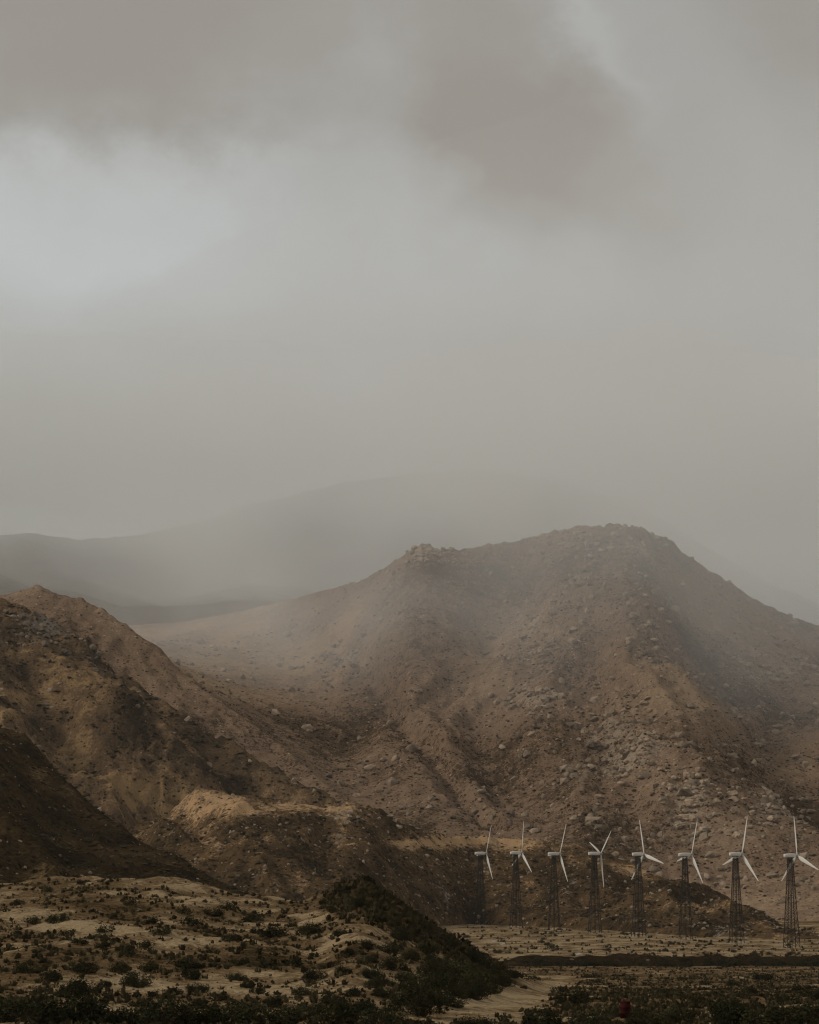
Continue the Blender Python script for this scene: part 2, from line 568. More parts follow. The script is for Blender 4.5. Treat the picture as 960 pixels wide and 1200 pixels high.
# pale ridge at the left, and the brown hill in front of it
HP = Hill([(-400, 640, 1620), (-100, 678, 1560), (0, 696, 1520), (22, 690, 1515), (45, 685, 1510), (68, 696, 1505), (120, 714, 1495), (142, 731, 1490),
           (172, 753, 1478), (210, 784, 1462), (260, 824, 1440), (320, 871, 1405), (380, 918, 1355), (430, 958, 1310), (520, 1040, 1300)],
          [(-400, 1270, 70), (0, 1270, 60), (200, 1250, 30), (400, 1220, 8), (520, 1210, 0)],
          gamma=1.1, back=0.12, rough=0.8, spur=(6, 60), seed=8, crag=1.0, jag=0.5)
sheet('pale_ridge', HP, -200, 520, 300, 1210, 1700, 220, M_MOUNT, lambda X, Y, Z: 0.52 + 0.4 * fbm(X / 50, Y / 70, 3, 0.5, 41),
      lambda X, Y, Z: 0.12 + 0.3 * fbm(X / 30, Y / 40, 3, 0.5, 43))

HB = Hill([(-400, 660, 1380), (-100, 690, 1330), (0, 702, 1300), (32, 714, 1290), (66, 733, 1280), (104, 750, 1272), (118, 772, 1266), (135, 790, 1262), (200, 832, 1240),
           (262, 872, 1216), (310, 898, 1200), (350, 918, 1190), (392, 940, 1176), (440, 968, 1160), (500, 1004, 1140), (580, 1060, 1120)],
          [(-400, 1010, 30), (0, 1010, 20), (130, 1030, 12), (210, 1088, 12), (400, 1092, 6), (580, 1090, 2)],
          gamma=1.05, back=0.30, rough=0.9, spur=(7, 62), seed=12, crag=1.6, jag=0.4,
          gullies=[([(70, 850), (110, 900), (180, 960), (240, 1010)], 9, 14), ([(30, 770), (70, 830), (72, 880)], 6, 12),
                   ([(110, 850), (150, 850), (190, 880), (215, 920)], -10, 14), ([(230, 880), (280, 930)], 6, 14)])


def tone_b(X, Y, Z):
    t = 0.42 + 0.55 * fbm(X / 26, Y / 30, 5, 0.6, 51)
    t = t + 0.35 * patch(60, 800, 90, 30, X, Y, Z) + 0.4 * patch(100, 890, 60, 30, X, Y, Z) + 0.25 * patch(200, 925, 60, 30, X, Y, Z)
    t = t - 0.25 * patch(300, 900, 70, 25, X, Y, Z) - 0.2 * patch(150, 870, 40, 20, X, Y, Z)
    return t


sheet('brown_hill', HB, -200, 600, 370, 975, 1480, 290, M_BROWN, tone_b,
      lambda X, Y, Z: 0.05 + 0.35 * fbm(X / 22, Y / 30, 3, 0.5, 53) + 0.55 * patch(55, 735, 60, 24, X, Y, Z) + 0.3 * patch(120, 775, 30, 20, X, Y, Z) + 0.3 * patch(360, 905, 40, 15, X, Y, Z))

# knolls in front of the mountain, behind the turbines
HK = Hill([(60, 1020, 1080), (150, 975, 1075), (200, 950, 1070), (228, 929, 1066), (262, 931, 1062), (300, 937, 1058), (350, 944, 1056), (382, 947, 1054), (400, 946, 1052), (418, 943, 1050),
           (448, 951, 1056), (478, 968, 1075), (505, 977, 1100), (560, 981, 1130), (620, 984, 1140), (660, 990, 1136), (700, 1003, 1122), (730, 1016, 1105),
           (770, 1027, 1085), (808, 1036, 1065), (835, 1047, 1045), (865, 1066, 1022), (905, 1085, 1000), (960, 1105, 985), (1050, 1130, 980)],
          [(60, 880, 3), (200, 880, 3), (400, 900, 2.5), (480, 985, 3), (550, 1046, 3), (610, 1022, 3), (680, 990, 2.5), (800, 915, 2), (900, 880, 1), (1050, 870, 0)],
          gamma=0.80, back=0.4, rough=0.55, spur=(5.5, 36), seed=17, crag=0.8, jag=0.35,
          gullies=[([(395, 945), (385, 980), (390, 1020)], 5, 7), ([(235, 935), (225, 970), (250, 1010)], 5, 8)])


def tone_k(X, Y, Z):
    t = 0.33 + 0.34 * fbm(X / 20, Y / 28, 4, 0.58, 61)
    t = t + 0.8 * patch(590, 986, 110, 11, X, Y, Z) + 0.65 * patch(250, 938, 55, 18, X, Y, Z) + 0.5 * patch(345, 945, 60, 8, X, Y, Z)  # dry-grass knoll tops, with sunlight on them painted in as paler tone
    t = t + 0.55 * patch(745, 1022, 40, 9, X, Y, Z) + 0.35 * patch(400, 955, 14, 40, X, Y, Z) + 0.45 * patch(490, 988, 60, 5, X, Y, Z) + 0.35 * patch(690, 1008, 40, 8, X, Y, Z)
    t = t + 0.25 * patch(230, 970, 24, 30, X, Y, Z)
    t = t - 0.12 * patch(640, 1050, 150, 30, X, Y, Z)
    return t


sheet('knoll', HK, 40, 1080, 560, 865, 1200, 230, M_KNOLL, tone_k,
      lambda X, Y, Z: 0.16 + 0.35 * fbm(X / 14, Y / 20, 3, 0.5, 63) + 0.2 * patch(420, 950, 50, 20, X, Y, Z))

# scrubby hill close by on the left, darkened further by painted cloud shadow
HD = Hill([(-500, 640, 860), (-200, 760, 820), (-60, 825, 800), (0, 851, 790), (30, 866, 780), (60, 900, 770), (100, 942, 755), (150, 977, 735),
           (200, 1006, 715), (250, 1031, 695), (300, 1052, 675), (350, 1075, 660), (450, 1120, 640)],
          [(-500, 470, 0), (0, 480, 0), (200, 500, 0), (450, 560, 0)],
          gamma=0.95, back=0.4, rough=0.6, spur=(4, 34), seed=23, crag=0.5, jag=0.3,
          gullies=[([(40, 880), (60, 940), (110, 1000)], 4, 9)])
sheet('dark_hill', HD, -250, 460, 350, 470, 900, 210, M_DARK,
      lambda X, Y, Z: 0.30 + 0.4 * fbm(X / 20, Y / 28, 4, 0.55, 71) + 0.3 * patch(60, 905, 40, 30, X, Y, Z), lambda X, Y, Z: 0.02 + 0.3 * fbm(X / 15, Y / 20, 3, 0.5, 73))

# the ground: desert flat, dune and dark cone in the foreground
FLAT_Y = np.array([-7000, 0, 60, 100, 140, 200, 240, 320, 450, 560, 640, 800, 1030, 1200, 1500, 7000.])
FLAT_Z = np.array([11.0, 11.5, 10.8, 9.6, 8.45, 7.4, 6.2, 4.1, 1.6, 0.1, -1.4, -1.2, 2.0, 4.0, 4.0, 4.0])
DA, DY, DZ = ridge_fn([(-900, 1060, 360), (-300, 1045, 345), (-100, 1040, 335), (0, 1034, 332), (60, 1029, 330), (100, 1026, 328), (150, 1027, 326), (190, 1028, 324), (240, 1040, 318),
                       (275, 1049, 314), (310, 1055, 310), (355, 1056, 304), (380, 1049, 300), (400, 1036, 298), (420, 1030, 297), (436, 1036, 297), (455, 1048, 298), (480, 1065, 300), (520, 1094, 303),
                       (560, 1120, 306), (600, 1143, 310), (640, 1158, 314), (700, 1160, 318)])


def flat(y):
    return np.interp(y, FLAT_Y, FLAT_Z)


ROADPX = [(505, 1199), (530, 1183), (580, 1172), (603, 1164), (606, 1156), (650, 1150), (660, 1146), (640, 1143)]


def ground0(x, y):
    ys = np.maximum(y, 20)
    a = np.clip(x / ys, -1, 1)
    f = flat(y)
    Yr, Zr = np.interp(a, DA, DY), np.interp(a, DA, DZ)
    amt = np.maximum(Zr - np.interp(Yr, FLAT_Y, FLAT_Z), 0) * (1 - sstep(a, 0.050, 0.056)) * sstep(a, -0.35, -0.2)
    up = np.clip((y - 128) / (Yr - 128), 0, 1)
    prof = np.where(y < Yr, up ** 1.15, 1 - sstep(y, Yr + 2, Yr + 95))
    return f + amt * prof


RX = [hit(ground0, u, v, 100, 700, 6000)[:2] for u, v in ROADPX]


def ground(x, y):
    z = ground0(x, y)
    near = sstep(y, 40, 120) * (1 - sstep(y, 1200, 1600)) * (1 - sstep(np.abs(x), 350, 700))
    dune = sstep(z - flat(y), 0.5, 3.0)
    k = near * (0.35 + 0.65 * dune)
    z = z + k * (0.55 * fbm(x / 22, y / 30, 3, 0.5, 81) + 0.42 * fbm(x / 6, y / 9, 3, 0.55, 85))
    z = z + near * 0.06 * fbm(x / 1.3, y / 1.8, 2, 0.6, 88)
    d = seg_dist(x, y, RX)
    return z - 0.25 * np.exp(-(d / 2.2) ** 2)


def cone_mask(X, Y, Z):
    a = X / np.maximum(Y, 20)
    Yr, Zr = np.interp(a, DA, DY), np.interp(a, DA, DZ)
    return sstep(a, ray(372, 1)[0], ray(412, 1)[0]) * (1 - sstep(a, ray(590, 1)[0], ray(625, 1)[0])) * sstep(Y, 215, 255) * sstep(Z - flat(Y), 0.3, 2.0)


def tone_g(X, Y, Z):
    t = 0.60 + 0.55 * fbm(X / 8, Y / 14, 4, 0.62, 95) + 0.12 * fbm(X / 60, Y / 60, 2, 0.5, 96)
    d = seg_dist(X, Y, RX)
    wt = 1 - sstep(Y, 700, 1000) * 0
    road = np.exp(-(d / 3.5) ** 2)
    mid = sstep(Y, 140, 200) * (1 - sstep(Y, 560, 620))
    dune = sstep(Z - flat(Y), 0.4, 2.0)
    t = t - 0.16 * mid * (1 - dune) * (1 - road) + 0.35 * road
    t = t + 0.20 * sstep(Y, 620, 680) * (1 - sstep(Y, 1000, 1100))
    t = t + 0.5 * patch(190, 1158, 90, 13, X, Y, Z) + 0.3 * patch(240, 1055, 30, 9, X, Y, Z) + 0.25 * patch(60, 1085, 90, 14, X, Y, Z) + 0.25 * patch(395, 1078, 14, 7, X, Y, Z)
    t = t - 0.22 * patch(80, 1062, 90, 12, X, Y, Z) - 0.45 * patch(130, 1125, 170, 14, X, Y, Z) - 0.25 * patch(330, 1110, 60, 14, X, Y, Z)
    return t - 0.85 * cone_mask(X, Y, Z)  # cone darkened: scrub cover and painted cloud shadow together


def build_ground():
    us = np.concatenate([-np.geomspace(900, 40000, 14)[::-1] * 1.0, np.linspace(-700, -90, 26), np.linspace(-80, 1040, 480), np.linspace(1050, 1700, 28), np.geomspace(1900, 40000, 14)])
    ys = np.concatenate([[-6000, -2500, -1000, -400, -150, -60], np.linspace(-20, 95, 14), np.geomspace(100, 420, 340), np.geomspace(422, 1250, 170), np.geomspace(1300, 6500, 22)])
    UU, YY = np.meshgrid(us, ys)
    XX = (UU - 480) / F * np.maximum(YY, 140)
    XX = np.where(np.abs(UU) > 2500, np.sign(UU) * np.minimum(np.abs((UU - 480) / F) * np.maximum(np.abs(YY), 900), 6500), XX)
    XX = np.where((UU >= -900) & (UU <= 1900), XX, XX)
    XX = np.maximum.accumulate(XX, axis=1) + np.arange(len(us)) * 1e-4
    ZZ = ground(XX, YY)
    nu, ny = len(us), len(ys)
    idx = np.arange(nu * ny).reshape(ny, nu)
    f = np.stack([idx[:-1, :-1], idx[:-1, 1:], idx[1:, 1:], idx[1:, :-1]], -1).reshape(-1, 4)
    me = np_mesh('ground', np.stack([XX, YY, ZZ], -1).reshape(-1, 3), f, True)
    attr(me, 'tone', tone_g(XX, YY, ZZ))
    attr(me, 'rock', np.full(XX.shape, 0.0))
    tag(link('ground', me, M_SAND), kind='structure')


build_ground()


# low earth embankment across the flat; its shaded face is painted dark
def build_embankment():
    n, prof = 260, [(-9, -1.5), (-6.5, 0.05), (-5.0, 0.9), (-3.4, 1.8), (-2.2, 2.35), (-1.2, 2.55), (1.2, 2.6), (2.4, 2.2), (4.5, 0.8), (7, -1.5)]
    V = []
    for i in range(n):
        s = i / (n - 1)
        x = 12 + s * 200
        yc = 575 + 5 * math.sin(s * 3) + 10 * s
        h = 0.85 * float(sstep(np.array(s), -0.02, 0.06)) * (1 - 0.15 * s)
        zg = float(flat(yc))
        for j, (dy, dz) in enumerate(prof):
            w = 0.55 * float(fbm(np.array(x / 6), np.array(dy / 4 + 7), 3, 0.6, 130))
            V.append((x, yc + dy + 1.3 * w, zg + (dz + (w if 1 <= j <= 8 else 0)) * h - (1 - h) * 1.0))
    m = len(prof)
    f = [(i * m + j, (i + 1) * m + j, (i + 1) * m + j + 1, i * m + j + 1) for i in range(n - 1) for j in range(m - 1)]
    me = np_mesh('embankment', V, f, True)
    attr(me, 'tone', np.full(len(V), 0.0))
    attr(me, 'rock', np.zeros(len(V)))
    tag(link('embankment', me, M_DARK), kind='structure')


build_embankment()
EMB = lambda x: 575 + 5 * math.sin((x - 12) / 200 * 3) + 10 * (x - 12) / 200


# ------------------------------------------------------------------ turbines
def tube(V, Fc, a, b, r, sides=4):
    a, b = np.array(a, float), np.array(b, float)
    d = (b - a) / np.linalg.norm(b - a)
    h = np.array((0, 0, 1.0)) if abs(d[2]) < 0.9 else np.array((1.0, 0, 0))
    p = np.cross(d, h); p /= np.linalg.norm(p)
    q = np.cross(d, p)
    n = len(V)
    for c in (a, b):
        for i in range(sides):
            t = 2 * math.pi * (i + 0.5) / sides
            V.append(tuple(c + r * (math.cos(t) * p + math.sin(t) * q)))
    for i in range(sides):
        j = (i + 1) % sides
        Fc.append((n + i, n + j, n + sides + j, n + sides + i))


def py_mesh(name, V, Fc, smooth=False):
    me = bpy.data.meshes.new(name)
    me.from_pydata([tuple(map(float, v)) for v in V], [], [tuple(int(i) for i in f) for f in Fc])
    me.polygons.foreach_set('use_smooth', [smooth] * len(me.polygons))
    me.update()
    return me


TH = 24.4           # tower height


def tower_w(z):     # half width of the lattice tower
    s = z / TH
    return 1.25 * (1 - s) ** 1.1 + 0.56


def leg_mesh():
    V, Fc = [], []
    zs = np.linspace(-0.4, TH, 9)
    for z0, z1 in zip(zs[:-1], zs[1:]):
        w0, w1 = tower_w(max(z0, 0)), tower_w(z1)
        tube(V, Fc, (w0, w0, z0), (w1, w1, z1), 0.11)
    return py_mesh('leg', V, Fc)


def bracing_mesh():
    V, Fc = [], []
    zs = [0.6]
    while zs[-1] < TH - 0.8:
        zs.append(min(TH - 0.1, zs[-1] + 1.15 * tower_w(zs[-1])))
    for z0, z1 in zip(zs[:-1], zs[1:]):
        w0, w1 = tower_w(z0), tower_w(z1)
        c0 = [(w0, w0), (-w0, w0), (-w0, -w0), (w0, -w0)]
        c1 = [(w1, w1), (-w1, w1), (-w1, -w1), (w1, -w1)]
        for i in range(4):
            j = (i + 1) % 4
            tube(V, Fc, c0[i] + (z0,), c1[j] + (z1,), 0.05)
            tube(V, Fc, c0[j] + (z0,), c1[i] + (z1,), 0.05)
            tube(V, Fc, c1[i] + (z1,), c1[j] + (z1,), 0.06)
    return py_mesh('bracing', V, Fc)


def ladder_mesh():
    V, Fc = [], []
    for s in (-0.22, 0.22):
        tube(V, Fc, (s, 0.1, 0), (s, 0.1, TH), 0.05)
    for z in np.arange(0.3, TH, 0.45):
        tube(V, Fc, (-0.22, 0.1, z), (0.22, 0.1, z), 0.03)
    tube(V, Fc, (0, -0.25, 0), (0, -0.25, TH), 0.07, 6)      # cable duct
    return py_mesh('ladder', V, Fc)


def platform_mesh():
    V, Fc = [], []
    for z, w in ((TH - 0.05, 0.82), (TH - 0.9, 0.74)):
        n = len(V)
        for dz in (0, 0.14):
            V += [(w, w, z + dz), (-w, w, z + dz), (-w, -w, z + dz), (w, -w, z + dz)]
        Fc += [(n, n + 3, n + 2, n + 1), (n + 4, n + 5, n + 6, n + 7)] + [(n + i, n + (i + 1) % 4, n + 4 + (i + 1) % 4, n + 4 + i) for i in range(4)]
    return py_mesh('head_plate', V, Fc)


def pad_mesh():
    V, Fc = [], []
    for k, (w, z) in enumerate(((0.62, -1.0), (0.62, 0.18), (0.5, 0.3))):
        V += [(w, w, z), (-w, w, z), (-w, -w, z), (w, -w, z)]
    for k in range(2):
        Fc += [(4 * k + i, 4 * k + (i + 1) % 4, 4 * k + 4 + (i + 1) % 4, 4 * k + 4 + i) for i in range(4)]
    Fc.append((8, 9, 10, 11))
    return py_mesh('footing', V, Fc)


def loft(sections, smooth=True, name='loft'):
    V, Fc = [], []
    m = len(sections[0])
    for s in sections:
        V += list(s)
    for i in range(len(sections) - 1):
        for j in range(m):
            k = (j + 1) % m
            Fc.append((i * m + j, i * m + k, (i + 1) * m + k, (i + 1) * m + j))
    Fc.append(tuple(range(m))[::-1])
    Fc.append(tuple(range((len(sections) - 1) * m, len(sections) * m)))
    return py_mesh(name, V, Fc, smooth)


def nacelle_mesh():
    # along +x towards the rotor, rounded box
    secs = []
    for x, w, h, zc in ((-2.35, 0.30, 0.34, 0.52), (-2.25, 0.46, 0.46, 0.52), (-1.2, 0.56, 0.54, 0.56), (0.4, 0.58, 0.56, 0.56), (1.15, 0.52, 0.50, 0.56), (1.35, 0.36, 0.36, 0.56)):
        secs.append([(x, w * math.copysign(abs(math.cos(t)) ** 0.45, math.cos(t)), zc + h * math.copysign(abs(math.sin(t)) ** 0.45, math.sin(t)))
                     for t in np.linspace(0, 2 * math.pi, 20, endpoint=False)])
    return loft(secs, True, 'nacelle')


def hub_mesh():
    secs = []
    for x, r in ((1.3, 0.30), (1.4, 0.42), (1.75, 0.48), (2.1, 0.42), (2.35, 0.24), (2.42, 0.06)):
        secs.append([(x, r * math.cos(t), 0.56 + r * math.sin(t)) for t in np.linspace(0, 2 * math.pi, 14, endpoint=False)])
    return loft(secs, True, 'hub')


BL = 10.9


def blade_mesh():
    # along +z from the hub axis; chord lies mostly in the rotor plane (y)
    secs = []
    for s in (0.03, 0.07, 0.12, 0.18, 0.25, 0.35, 0.5, 0.65, 0.8, 0.92, 0.98, 1.0):
        if s < 0.1:
            ch, th = 0.42, 0.36
        else:
            ch = 0.50 + 0.60 * math.exp(-((s - 0.24) / 0.13) ** 2) if s < 0.24 else 1.10 * (1 - (s - 0.24) / 0.76) ** 0.85 + 0.20 * (s - 0.24) / 0.76
            th = ch * (0.26 - 0.14 * s)
        if s > 0.99: ch, th = 0.10, 0.03
        tw = math.radians(20 * (1 - s) ** 1.5 + 4)
        sec = []
        for t in np.linspace(0, 2 * math.pi, 14, endpoint=False):
            c = 0.5 * ch * math.cos(t) - (0.10 * ch if s > 0.1 else 0)
            d = 0.5 * th * math.sin(t) * (1 + 0.35 * math.cos(t))
            sec.append((d * math.cos(tw) + c * math.sin(tw) + 0.02 * s * BL, c * math.cos(tw) - d * math.sin(tw), s * BL))
        secs.append(sec)
    return loft(secs, True, 'blade')


ME = dict(leg=leg_mesh(), bracing=bracing_mesh(), ladder=ladder_mesh(), plate=platform_mesh(), pad=pad_mesh(), nacelle=nacelle_mesh(), hub=hub_mesh(), blade=blade_mesh())
for key, mt in (('leg', M_STEEL), ('bracing', M_STEEL), ('ladder', M_STEEL), ('plate', M_STEEL), ('pad', M_CONC), ('nacelle', M_WHITE), ('hub', M_GREY), ('blade', M_WHITE)):
    ME[key].materials.append(mt)

# (rotor turn in degrees of the first blade from straight up, how far the axis swings away from the camera)
TURB = [(26, 18), (7, 19), (27, 20), (50, 18), (-15, 28), (20, 20), (14, 27), (-9, 25)]
WORDS = ['leftmost turbine, farthest of the row, one blade up and one down',
         'second turbine from the left, one blade up and one slanting down',
         'third turbine from the left, before the dark rocky knoll',
         'fourth turbine from the left, blades spread in a Y with one down',
         'fifth turbine from the left, one blade tilting left and one pointing right',
         'sixth turbine from the left, one blade slanting down right',
         'seventh turbine from the left, two blades down and one straight up',
         'rightmost and nearest turbine, one blade up and one slanting right']


def turbine(i):
    th, swing = TURB[i]
    x, y = 24.7 + 11.2 * i, 1030 - 32.9 * i
    z = float(max(ground(np.array([x]), np.array([y]))[0], HK(np.array([x]), np.array([y]))[0])) - 0.15
    root = empty('wind_turbine', (x, y, z))
    tag(root, 'white lattice-tower ' + WORDS[i], 'wind turbine', 'row of wind turbines below the mountain')
    tw = link('tower', ME['bracing'], None, root)
    tw.rotation_euler = (0, 0, math.radians(8 + 5 * math.sin(i * 2.1)))
    for k in range(4):
        lg = link('leg', ME['leg'], None, tw)
        lg.rotation_euler = (0, 0, k * math.pi / 2)
        pd = link('footing', ME['pad'], None, root)
        c = tower_w(0) * math.sqrt(2)
        aa = math.pi / 4 + k * math.pi / 2 + tw.rotation_euler[2]
        pd.location = (c * math.cos(aa), c * math.sin(aa), 0)
        pd.rotation_euler = (0, 0, tw.rotation_euler[2])
    link('ladder', ME['ladder'], None, tw)
    link('head_plate', ME['plate'], None, tw)
    nac = link('nacelle', ME['nacelle'], None, root)
    nac.location = (0.35, 0, TH + 0.1)
    nac.rotation_euler = (0, 0, math.radians(swing))
    hub = link('rotor_hub', ME['hub'], None, root)
    hub.location = nac.location
    hub.rotation_euler = nac.rotation_euler
    from mathutils import Matrix, Vector
    for k in range(3):
        b = link('blade', ME['blade'], None, root)
        ang = math.radians(th + 120 * k)
        # seen from the camera a positive turn leans right: rotate about the axis (+x), carrying +z towards -y
        M = Matrix.Translation(Vector(nac.location)) @ Matrix.Rotation(math.radians(swing), 4, 'Z') @ Matrix.Translation(Vector((1.8, 0, 0.56))) @ Matrix.Rotation(ang, 4, 'X')
        b.matrix_local = M
    return root


for i in range(8):
    turbine(i)


# ------------------------------------------------------------------ stones
def ico(sub):
    t = (1 + 5 ** 0.5) / 2
    v = [(-1, t, 0), (1, t, 0), (-1, -t, 0), (1, -t, 0), (0, -1, t), (0, 1, t), (0, -1, -t), (0, 1, -t), (t, 0, -1), (t, 0, 1), (-t, 0, -1), (-t, 0, 1)]
    f = [(0, 11, 5), (0, 5, 1), (0, 1, 7), (0, 7, 10), (0, 10, 11), (1, 5, 9), (5, 11, 4), (11, 10, 2), (10, 7, 6), (7, 1, 8), (3, 9, 4), (3, 4, 2), (3, 2, 6), (3, 6, 8), (3, 8, 9), (4, 9, 5), (2, 4, 11), (6, 2, 10), (8, 6, 7), (9, 8, 1)]
    v = [np.array(p) / np.linalg.norm(p) for p in v]
    for _ in range(sub):
        cache, nf = {}, []

        def mid(a, b):
            key = (min(a, b), max(a, b))
            if key not in cache:
                p = v[a] + v[b]
                v.append(p / np.linalg.norm(p))
                cache[key] = len(v) - 1
            return cache[key]
        for a, b, c in f:
            ab, bc, ca = mid(a, b), mid(b, c), mid(c, a)
            nf += [(a, ab, ca), (b, bc, ab), (c, ca, bc), (ab, bc, ca)]
        f = nf
    return np.array(v), np.array(f)


I0, I1, I2 = ico(0), ico(1), ico(2)


def stone_shape(base, seed):
    r = np.random.default_rng(seed)
    v = base[0].copy()
    # chop with a few planes for angular faces
    for _ in range(9):
        n = r.normal(size=3); n /= np.linalg.norm(n)
        d = r.uniform(0.55, 0.9)
        s = v @ n
        over = s > d
        v[over] -= np.outer(s[over] - d, n)
    v += 0.07 * r.normal(size=v.shape)
    return v * np.array([r.uniform(0.8, 1.2), r.uniform(0.8, 1.2), r.uniform(0.6, 1.0)])


BOULDERS = []
for s in range(8):
    me = np_mesh('boulder', stone_shape(I2, 100 + s), I2[1], False)
    me.materials.append(M_STONE)
    BOULDERS.append(me)


def merged(name, items, shapes, faces, mat, smooth=False):
    """items: (x, y, z, sx, sy, sz, rot, shape index) joined into one mesh of many pieces"""
    A = np.asarray(items, float)
    nv, nf = len(shapes[0]), len(faces)
    base = np.stack([shapes[int(k) % len(shapes)] for k in A[:, 7]])
    c, s = np.cos(A[:, 6])[:, None], np.sin(A[:, 6])[:, None]
    bx, by, bz = base[..., 0] * A[:, 3:4], base[..., 1] * A[:, 4:5], base[..., 2] * A[:, 5:6]
    V = np.stack([bx * c - by * s + A[:, 0:1], bx * s + by * c + A[:, 1:2], bz + A[:, 2:3]], -1)
    Fc = (faces[None] + (np.arange(len(A)) * nv)[:, None, None]).reshape(-1, faces.shape[1])
    me = np_mesh(name, V.reshape(-1, 3), Fc, smooth)
    return tag(link(name, me, mat), kind='stuff')


def scatter_hill(H, box, n, size, y0, y1, keep, seed, vis=True):
    """random places on a hillside inside a photo window"""
    r = np.random.default_rng(seed)
    u = r.uniform(box[0], box[2], n)
    Y = r.uniform(y0, y1, n)
    x = (u - 480) / F / cp * Y
    z = H(x, Y)
    pu, pv = pix(x, Y, z)
    t = H.t(x, Y)
    ok = (t > -0.05) & (t < 1.0) & (pv > box[1]) & (pv < box[3])
    p = keep(x, Y, z, pu, pv)
    ok &= r.uniform(0, 1, n) < p
    return x[ok], Y[ok], z[ok], size(r, ok.sum())


rub, scrub = [], []


def add_rubble(H, box, n, y0, y1, keep, seed, lo, hi, pw=2.2):
    x, y, z, s = scatter_hill(H, box, n, lambda r, k: lo + (hi - lo) * r.uniform(0, 1, k) ** pw, y0, y1, keep, seed)
    r = np.random.default_rng(seed + 1)
    for i in range(len(x)):
        q = s[i]
        rub.append((x[i], y[i], z[i] + 0.1 * q, q * r.uniform(.7, 1.3), q * r.uniform(.7, 1.3), q * r.uniform(.8, 1.5), r.uniform(0, 6.28), r.integers(12)))


def add_scrub(H, box, n, y0, y1, keep, seed, lo, hi):
    x, y, z, s = scatter_hill(H, box, n, lambda r, k: lo + (hi - lo) * r.uniform(0, 1, k) ** 2, y0, y1, keep, seed)
    r = np.random.default_rng(seed + 1)
    for i in range(len(x)):
        q = s[i]
        scrub.append((x[i], y[i], z[i] + 0.15 * q, q * r.uniform(.8, 1.3), q * r.uniform(.8, 1.3), q * r.uniform(.45, .8), r.uniform(0, 6.28), r.integers(12)))


def k_rock_m(x, y, z, pu, pv):
    return (0.25 + 0.75 * sstep(pn(x / 15, y / 20, 145), -0.15, 0.3)) * np.clip(0.04 + 0.9 * np.clip(rock_m(x, y, z) - 0.15, 0, 1) + 0.14 * sstep(pu, 540, 760), 0, 1)


add_rubble(HM, (-40, 600, 1000, 1060), 90000, 1080, 1830, k_rock_m, 501, 0.3, 3.0, 5.0)
add_rubble(HB, (-20, 690, 560, 1050), 4000, 985, 1300, lambda x, y, z, pu, pv: np.clip(0.10 + 0.9 * patch(55, 735, 60, 22, x, y, z) + 0.5 * patch(125, 775, 30, 18, x, y, z) + 0.4 * patch(360, 905, 50, 18, x, y, z), 0, 1), 511, 0.3, 1.7)
add_rubble(HK, (180, 925, 960, 1110), 9000, 880, 1145, lambda x, y, z, pu, pv: 0.35 + 0.25 * pn(x / 9, y / 12, 140), 521, 0.22, 0.95, 3.0)
add_rubble(HD, (-20, 850, 360, 1050), 1500, 480, 800, lambda x, y, z, pu, pv: 0.25 + 0 * x, 531, 0.12, 0.5, 2.5)
add_scrub(HM, (-40, 600, 1000, 1060), 19000, 1080, 1830, lambda x, y, z, pu, pv: np.clip(0.42 - 0.55 * tone_m(x, y, z) + 0.35 * pn(x / 30, y / 40, 150) + 0.25, 0.05, 1), 541, 0.3, 1.0)
add_scrub(HB, (-20, 690, 600, 1050), 9000, 985, 1300, lambda x, y, z, pu, pv: np.clip(0.75 - 0.8 * tone_b(x, y, z), 0.05, 1), 551, 0.35, 1.2)
add_scrub(HK, (60, 925, 960, 1110), 12000, 880, 1145, lambda x, y, z, pu, pv: np.clip(0.75 - 0.8 * tone_k(x, y, z), 0.05, 1), 561, 0.3, 0.9)
add_scrub(HD, (-20, 850, 460, 1060), 8000, 480, 800, lambda x, y, z, pu, pv: 0.55 + 0.4 * pn(x / 14, y / 18, 160), 571, 0.2, 0.75)
SH0 = [stone_shape(I0, 200 + s) for s in range(12)]
SHS = []
for s in range(12):
    rr = np.random.default_rng(300 + s)
    v = I0[0].copy() * rr.uniform(0.7, 1.25, (len(I0[0]), 1))
    v[:, 2] = np.maximum(v[:, 2], -0.25)
    SHS.append(v)
merged('hillside_rubble', rub, SH0, I0[1], M_RUBBLE)
merged('hillside_scrub', scrub, SHS, I0[1], M_HILLSCRUB)

# larger boulders, each a thing of its own
CLUST = [((810, 938), (16, 22), 34, 1.4, 3.4, 'pale granite boulder in the big outcrop above the middle turbines'),
         ((735, 855), (34, 26), 30, 1.2, 2.6, 'granite boulder in the rockfall low on the mountain face'),
         ((757, 745), (14, 26), 22, 1.4, 3.2, 'granite boulder in the rocky spine below the summit'),
         ((615, 818), (32, 7), 22, 1.3, 2.8, 'granite boulder in the rock band halfway up the mountain'),
         ((905, 790), (36, 14), 20, 1.5, 3.4, 'granite boulder on the right shoulder of the mountain'),
         ((500, 650), (16, 8), 22, 1.0, 2.6, 'granite boulder on the small knob left of the summit'),
         ((705, 632), (60, 9), 24, 1.0, 2.6, 'granite boulder along the summit crest of the mountain'),
         ((895, 950), (36, 22), 18, 1.0, 2.4, 'granite boulder above the two rightmost turbines')]


DARKB = []
for me in BOULDERS[:4]:
    m2 = me.copy()
    m2.materials.clear()
    m2.materials.append(M_STONE2)
    DARKB.append(m2)


